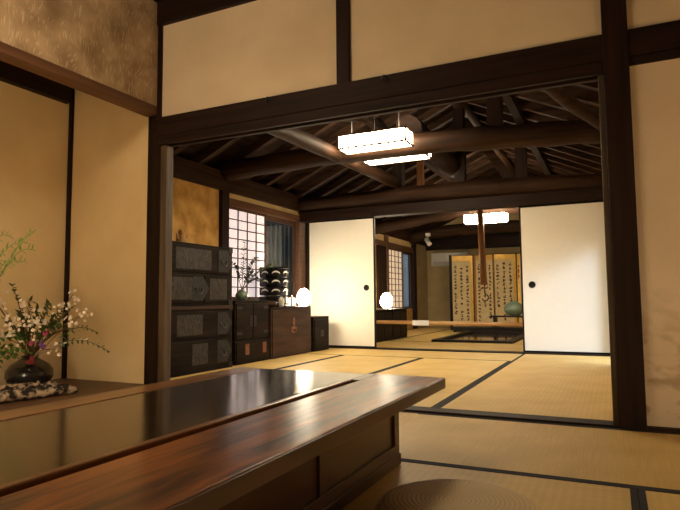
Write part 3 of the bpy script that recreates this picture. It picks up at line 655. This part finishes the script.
# crescent tier stack
r = SB = empty('tiered_lattice_box', (-3.73, 5.97, .5675), 'tall black tiered box with white crescent plates for lit cutouts on the brown chest', 'box')
for k in range(4):
    z = .03+.115*k
    tmb = MB().lathe([(.001, 0), (.150, 0), (.158, .01), (.158, .10), (.150, .108), (.001, .108)], (0, 0, z), 8)
    tmb.build('tier', M['blackframe'], r, .003)
    if k < 4 and k > 0:
        for ang in (-95, -50, -5, 40):
            a = math.radians(ang); c = Vector((math.cos(a), math.sin(a), 0)); tdir = Vector((-math.sin(a), math.cos(a), 0)); P0 = c*.1595+Vector((0, 0, z+.045)); pts = []
            for i in range(9):
                th = math.pi*i/8; pts.append(P0+tdir*.045*math.cos(th)+Vector((0, 0, .042*math.sin(th))))
            for i in range(8, -1, -1):
                th = math.pi*i/8; pts.append(P0+tdir*.040*math.cos(th)+Vector((0, 0, .020*math.sin(th))))
            cm = MB(); n2 = 9
            b0 = len(cm.v); cm.v += [tuple(p_) for p_ in pts]
            for i in range(8): cm.f.append((b0+i, b0+i+1, b0+16-i, b0+17-i)); cm.smooth.append(False)
            cm.build('crescent', M['ceramic'], r)  # white plates painted in for light showing through the cutouts
MB().lathe([(.001, 0), (.17, 0), (.17, .02), (.15, .03), (.001, .03)], n=8).build('base', M['blackframe'], r)
MB().lathe([(.001, .49), (.165, .49), (.168, .50), (.14, .515), (.001, .52)], n=8).build('lid', M['blackframe'], r)
SB.scale = (1.12, 1.12, .93)
# dark carved bowl
tag(MB().lathe([(.001, 0), (.05, 0), (.085, .02), (.095, .05), (.08, .065), (.04, .072), (.001, .073)], (-3.52, 5.53, .5675), 20, 1, 1.1).build('wooden_bowl', M['chest2']), 'dark lidded wooden bowl at the left front of the brown chest', 'bowl')
tag(MB().lathe([(.001, 0), (.022, 0), (.030, .03), (.034, .07), (.027, .10), (.012, .118), (.001, .12)], (-3.47, 5.72, .5675), 20).build('white_ornament', M['ceramic']), 'small white egg-shaped ornament on the brown chest', 'ornament')
r = empty('mini_lantern', (-3.455, 5.93, .5675), 'small glowing white box lantern with black arched frame on the brown chest', 'lantern', rz=.45)
B(-.05, .05, -.055, .055, .008, .115).build('paper', M['minipaper'], r, .02)
r.scale = (.85, .85, .95)
fm = MB(); fm.tube([(0, -.066, 0), (0, -.068, .09), (0, -.05, .13), (0, 0, .14), (0, .05, .13), (0, .068, .09), (0, .066, 0)], .007, 8); fm.box(-.055, .055, -.07, .07, 0, .008); fm.build('arched_frame', M['blackframe'], r)

# ------------------------------------------------------------------ far room things
# rail with card
r = empty('bamboo_rail', (-2.0, 7.5, 0), 'pale bamboo barrier rail across the opening to the far room', 'rail')
MB().tube([(-1.25, 0, .33), (-.6, 0, .331), (0, 0, .323), (.6, 0, .318), (1.22, 0, .312)], .026, 14).build('pole', M['bamboolight'], r)
for x in (-1.15, 1.12):
    MB().tube([(x, 0, .0015), (x, 0, .302 if x < 0 else .288)], .02, 10).build('support', M['blackframe'], r)
r = empty('white_card', (-2.355, 7.462, .2925), 'white card hung on the bamboo rail', 'card')
B(-.115, .115, -.003, .003, 0, .068).build('card', M['white'], r)
B(-.115, .115, .003, .03, .065, .068).build('fold', M['white'], r)
# smoked bamboo pot hook
r = empty('pot_hook', (-1.84, 9.15, .60), 'smoked bamboo pot hook hanging over the hearth', 'pot hook')
MB().tube([(-.03, 0, 1.75), (-.02, 0, 1.0), (0, 0, .30)], [.046, .05, .054], 14).build('bamboo_tube', M['bamboo'], r)
MB().lathe([(.001, 0), (.05, 0), (.062, .02), (.055, .045), (.047, .05), (.001, .05)], (0, 0, .26), 16).build('collar', M['bamboo'], r)
MB().tube([(.01, 0, .26), (.015, 0, .1)], .008, 8).build('rod', M['iron'], r)
MB().tube([(.015+.05*math.sin(a), 0, .06+.05*math.cos(a)) for a in [math.pi*.0+i*math.pi*1.4/10 for i in range(11)]], .009, 8).build('hook', M['iron'], r)
fb = MB(); fb.tube([(-.06, 0, .19), (-.02, 0, .215), (.03, 0, .205), (.075, 0, .225)], [.006, .018, .016, .004], 8); fb.build('crossbar', M['bamboo'], r)
MB().tube([(.06, 0, .21), (.045, 0, .30)], .003, 5).build('cord', M['iron'], r)
# folding screen
PW = .47; x = -3.20; ang = math.radians(14)
r = empty('folding_screen', (x, 12.45, .0015), 'tall folding screen of tan calligraphy panels with gold edges', 'folding screen')
px, py = 0., 0.
H = 1.60
for k in range(6):
    s = 1 if k % 2 == 0 else -1
    ca, sa = math.cos(ang), math.sin(ang)*s
    panel = B(0, PW-.004, -.009, .009, 0, H).build('screen_panel', M['gold'], r)
    panel.location = (px, py, 0); panel.rotation_euler.z = math.atan2(sa, ca)
    fr = MB(); fr.box(-.0, .012, -.014, -.009, 0, H).box(PW-.016, PW-.004, -.014, -.009, 0, H).box(.012, PW-.016, -.014, -.009, 0, .015).box(.012, PW-.016, -.014, -.009, H-.015, H)
    if k == 0: fr.box(-.05, .0, -.014, .012, 0, H+.01)
    fr.build('frame', M['blackframe'], panel)
    if k == 1: B(.013, .06, -.0115, -.0091, .02, H-.02).build('brocade_strip', M['byobucloth'], panel)
    x0, x1 = (.015, .40) if s > 0 else (.065, .445)
    B(x0, x1, -.0115, -.0092, .03, H-.13).build('paper', M['calpaper'], panel)
    ink = MB(); ncol = 3
    for c in range(ncol):
        cxx = x1-(x1-x0)*(c+.5)/ncol; z = H-.21-rnd(.02)
        zend = .2+random.choice((0, 0, .1, .25))
        while z > zend:
            hh = random.uniform(.055, .085); ww = .052
            if random.random() < .06: z -= .05; continue
            for q in range(random.randint(4, 6)):
                kind = random.random(); xx = cxx+rnd(ww*.3); zz = z-hh*(.15+.7*random.random())
                L = random.uniform(.5, 1.)*ww; th = random.uniform(.006, .012)
                a = rnd(.3) if kind < .5 else (math.pi/2+rnd(.5) if kind < .85 else rnd(1.2))
                dx, dz = math.cos(a)*L/2, math.sin(a)*min(L, hh)/2
                nx, nz = -math.sin(a)*th, math.cos(a)*th
                ink.v += [(xx-dx-nx*.5, -.0121, zz-dz-nz*.5), (xx+dx-nx, -.0121, zz+dz-nz), (xx+dx+nx, -.0121, zz+dz+nz), (xx-dx+nx*.5, -.0121, zz-dz+nz*.5)]
                ink.f.append((len(ink.v)-4, len(ink.v)-3, len(ink.v)-2, len(ink.v)-1)); ink.smooth.append(False)
            z -= hh+.012
    ink.build('brush_writing', M['ink'], panel)
    if k == 3:
        rd = MB()
        for (za, zb) in ((H-.30, H-.26), (H-.42, H-.34), (H-.52, H-.46)): rd.box(.03, .06, -.0125, -.0095, za, zb)
        rd.build('red_seal', M['redink'], panel)
    px += ca*PW; py += sa*PW
# dais, stand, pot
r = empty('low_dais', (-1.95, 11.35, .0015), 'low black platform between hearth and folding screen', 'platform')
B(-.95, .95, -.25, .25, .03, .10).build('top', M['blackframe'], r, .004)
for sx in (-.9, .85):
    B(sx, sx+.05, -.23, .23, 0, .03).build('foot', M['blackframe'], r)
r = empty('curled_stand', (-1.60, 11.35, .1025), 'black low stand with scrolled ends holding the green pot', 'stand')
B(-.56, .46, -.15, .15, .185, .215).build('top', M['blackframe'], r, .004)
for sx in (-.48, .40):
    B(sx-.02, sx+.02, -.13, .13, .012, .185).build('leg', M['blackframe'], r, .003)
    B(sx-.05, sx+.05, -.14, .14, 0, .012).build('foot', M['blackframe'], r)
B(-.46, .38, -.01, .01, .05, .08).build('stretcher', M['blackframe'], r)
MB().tube([(-.56-.02*math.cos(a)-.01, 0, .20-.035*math.sin(a)) for a in [i*math.pi/8 for i in range(13)]], .012, 8).build('scroll_end', M['blackframe'], r)
r = empty('green_pot', (-1.72, 11.33, .3185), 'round green celadon pot on the black scrolled stand', 'pot'); r.scale = (.9, .9, .9)
MB().lathe([(.001, 0), (.10, 0), (.16, .04), (.205, .11), (.21, .16), (.18, .22), (.12, .265), (.08, .28), (.082, .295), (.06, .295), (.001, .27)], n=32).build('body', M['celadon'], r)
MB().lathe([(.001, .28), (.075, .28), (.07, .30), (.02, .315), (.001, .316)], n=24).build('lid', M['celadon'], r)
# air conditioner
r = empty('air_conditioner', (-3.42, 13.18, 1.42), 'pale wall air conditioner left of the folding screen', 'air conditioner')
B(-.42, .42, -.10, .12, 0, .30).build('casing', M['white'], r, .02)
v = MB()
for i in range(4): v.box(-.38, .38, -.106, -.10, .03+.018*i, .036+.018*i)
v.build('vent_slats', M['frame'], r)
# spotlight
r = empty('spotlight', (-3.52, 11.80, 1.86), 'small white spotlight on the farthest beam of the far room', 'spotlight')
MB().tube([(0, 0, .13), (0, 0, .05)], .012, 8).build('stem', M['white'], r)
MB().tube([(-.05, 0, .07), (.05, -.05, -.06)], [.045, .05], 14).build('lamp_head', M['white'], r)
B(-.05, .05, -.03, .03, .12, .19).build('mount', M['white'], r, .004)

# hooks on the lintel
for i, (x, lb) in enumerate(((-2.03, 'small black hook on the lintel, left of the short post'), (-1.20, 'small black hook on the lintel, right of the short post'))):
    r = empty('lintel_hook', (x, 3.188, 1.99), lb, 'hook', 'hooks on the lintel')
    MB().tube([(0, 0, .0), (0, -.02, .005), (.0, -.035, -.01), (0, -.03, -.028), (0, -.012, -.032)], .0045, 7).build('hook', M['iron'], r)
    B(-.03, .03, -.004, .002, -.008, .008).build('plate', M['iron'], r)

# ------------------------------------------------------------------ flower arrangement on the alcove floor
def P(ax, ay, y):    # a point of the photograph at distance y along the room
    d = R2*((ax-340)/FPX) - U2*((ay-255)/FPX) + _F
    return EYE + d*((y-EYE.y)/d.y)
VX, VY, VZ = -3.77, 2.78, .0415
r = empty('flower_arrangement', (VX, VY, VZ), 'dark round vase of white flowers and green sprays on the alcove floor', 'flower arrangement')
O = Vector((VX, VY, VZ))
MB().lathe([(.001, 0), (.12, 0), (.175, .03), (.205, .08), (.20, .125), (.16, .165), (.10, .195), (.07, .21), (.078, .225), (.062, .225), (.05, .2), (.001, .19)], n=40, sx=.76, sy=.76).build('vase', M['vase'], r)
mouth = Vector((0, 0, .20))
def L_(ax, ay, y):
    v = P(ax, ay, y); v.x = max(v.x, -3.96); return v-O
# light fern sprays top left
def fern(q, mleaf, n, L, wd, sag=.05, p=None):
    p = p or mouth+Vector((rnd(.03), rnd(.03), 0)); return branch(r, p, q, sag, .0035, M['stem'], mleaf, n, L, wd, 'leaves', .45)
def frond(q0, q1, n, L, wd, m):
    a = Vector(q0); b = Vector(q1); pts = [a.lerp(b, i/8)+Vector((0, 0, .05*math.sin(math.pi*i/8))) for i in range(9)]
    MB().tube(pts, .0022, 5).build('stem', m, r); mb = MB()
    for i in range(n):
        t = (i+.5)/n; k = min(int(t*8), 7); v = pts[k].lerp(pts[k+1], t*8-k); d = (b-a).normalized()
        for sgn in (-1, 1):
            sd = Vector((d.z, rnd(.5), -d.x))*sgn
            leafmb(mb, v, d*.8+sd*.75+Vector((rnd(.15), rnd(.3), rnd(.15))), L*(1-.45*t)*random.uniform(.8, 1.1), wd)
    mb.build('leaves', m, r)
MB().tube(curve(mouth, L_(-6, 300, 2.35), .02), .004, 6).build('stem', M['stem'], r)
MB().tube([L_(-6, 300, 2.35), L_(-2, 280, 2.35), L_(8, 262, 2.38)], .003, 6).build('stem', M['stem'], r)
for (a0, a1, n_) in (((2, 276), (36, 230), 10), ((-4, 262), (28, 243), 8), ((-10, 248), (12, 238), 5), ((-6, 280), (26, 262), 7), ((6, 268), (34, 250), 7), ((-12, 300), (6, 262), 6)):
    frond(L_(a0[0], a0[1], 2.36), L_(a1[0], a1[1], 2.42), n_, .062, .015, M['leaflight'])
for (a0, a1, n_) in (((55, 345), (110, 352), 11), ((60, 338), (98, 333), 8), ((-12, 358), (30, 352), 8), ((-12, 370), (18, 358), 7), ((-10, 345), (25, 340), 8)):
    frond(L_(a0[0], a0[1], 2.55), L_(a1[0], a1[1], 2.55), n_, .045 if a0[0] > 0 else .07, .014 if a0[0] > 0 else .03, M['leaf'] if a0[0] > 0 else M['leafmid'])
for (ax, ay, y) in ((48, 328, 2.55), (28, 322, 2.5), (60, 322, 2.6), (18, 312, 2.5), (38, 308, 2.6), (12, 284, 2.55), (50, 302, 2.6), (70, 305, 2.7), (30, 300, 2.6), (20, 330, 2.5), (5, 320, 2.45)): fern(L_(ax, ay, y), M['leaf'], 22, .05, .024)
MB().tube(curve(mouth, L_(74, 328, 2.65), .06), [.007, .007, .006, .006, .005, .004, .003], 6).build('twig', M['stem'], r)
MB().tube(curve(mouth, L_(88, 339, 2.62), .03), [.007]*6+[.004], 6).build('twig', M['petal'], r)['label'] = 'pale bare twig'
def flower(c, R_, m, n=6):
    mb = MB(); ax_ = Vector((rnd(1)+.6, rnd(1)-.8, rnd(.8)+.3)).normalized(); u = ax_.orthogonal().normalized(); v = ax_.cross(u)
    for i in range(n):
        a = 2*math.pi*i/n; d = (u*math.cos(a)+v*math.sin(a))+ax_*.35
        leafmb(mb, c, d, R_, R_*.95, ax_)
    return mb
def cluster(ax, ay, y, n, spread, R_, m, name='blossoms'):
    c = L_(ax, ay, y); mb = MB()
    for i in range(n):
        o = c+Vector((rnd(spread), rnd(spread), rnd(spread)))
        f2 = flower(o, R_*random.uniform(.8, 1.2), m); a = len(mb.v); mb.v += f2.v; mb.f += [tuple(a+j for j in q) for q in f2.f]; mb.smooth += f2.smooth
    mb.build(name, m, r)
    MB().tube(curve(mouth+Vector((rnd(.03), rnd(.03), 0)), c, .03), .0025, 5).build('stem', M['stem'], r)
for (ax, ay, y, n) in ((16, 294, 2.5, 2), (22, 308, 2.5, 3), (31, 314, 2.55, 6), (36, 322, 2.55, 7), (25, 326, 2.5, 6), (73, 295, 2.7, 3), (60, 309, 2.6, 4), (65, 313, 2.65, 4), (80, 317, 2.6, 5), (86, 312, 2.7, 3), (70, 322, 2.6, 5), (38, 333, 2.5, 4), (8, 318, 2.45, 6), (4, 332, 2.45, 7), (2, 305, 2.45, 3), (10, 340, 2.4, 5), (52, 350, 2.5, 3), (45, 316, 2.6, 4), (75, 305, 2.6, 3)):
    cluster(ax, ay, y, n+3, .045, .013, M['petal'])
cluster(46, 333, 2.5, 4, .010, .018, M['petalm']); cluster(42, 346, 2.5, 5, .014, .018, M['petalp']); cluster(32, 344, 2.45, 4, .016, .016, M['petalm'])
cluster(30, 360, 2.5, 5, .014, .016, M['petalr'])

# gnarled bark
r = empty('gnarled_bark', (-3.35, 2.55, .0415), 'gnarled forked piece of lichened bark lying before the vase', 'driftwood')
O2 = Vector((-3.35, 2.55, .0415))
def gn(pts, rads, n=12):
    Q = []; RR = []
    for i in range(len(pts)-1):
        for t in range(6):
            Q.append(Vector(pts[i]).lerp(Vector(pts[i+1]), t/6)+Vector((rnd(.008), rnd(.008), abs(rnd(.010))))); RR.append((rads[i]*(1-t/6)+rads[i+1]*t/6)*random.uniform(.72, 1.25))
    Q.append(Vector(pts[-1])); RR.append(rads[-1])
    return MB().tube(Q, RR, n, jit=.22)
tipp = Vector((.10, .20, .022))
gn([(-.08, -.62, .03), (.0, -.34, .03), (.03, -.14, .03), (.05, .02, .03), tipp], [.026, .036, .030, .036, .018]).build('branch', M['bark'], r)
gn([(-.22, -.16, .045), (-.14, -.10, .05), (-.06, -.02, .045), (.0, .08, .04), (.07, .16, .03)], [.02, .034, .036, .04, .022]).build('branch', M['bark'], r)
gn([(-.20, -.44, .035), (-.14, -.30, .04), (-.10, -.14, .04), (-.03, -.04, .04)], [.020, .028, .028, .024]).build('branch', M['bark'], r)
gn([(.02, -.2, .03), (-.05, -.12, .035), (-.09, -.05, .03)], [.018, .022, .016], 9).build('branch', M['bark'], r)

sn = bpy.data.lights.new('daylight', 'SUN'); sn.energy = 2.2; sn.angle = math.radians(22); sn.color = (.62, .78, 1)
so = bpy.data.objects.new('daylight', sn); col.objects.link(so)
so.rotation_euler = Vector((-.80, .50, -.36)).to_track_quat('-Z', 'Y').to_euler()
# ------------------------------------------------------------------ world and colour
wd = bpy.data.worlds.new('sky'); sc.world = wd; wd.use_nodes = True
bg = wd.node_tree.nodes['Background']; bg.inputs[0].default_value = (.80, .89, 1.0, 1); bg.inputs[1].default_value = 3.5
sc.view_settings.view_transform = 'Standard'; sc.view_settings.look = 'None'; sc.view_settings.gamma = 1; sc.view_settings.use_curve_mapping = False
sc.view_settings.exposure = 0.0
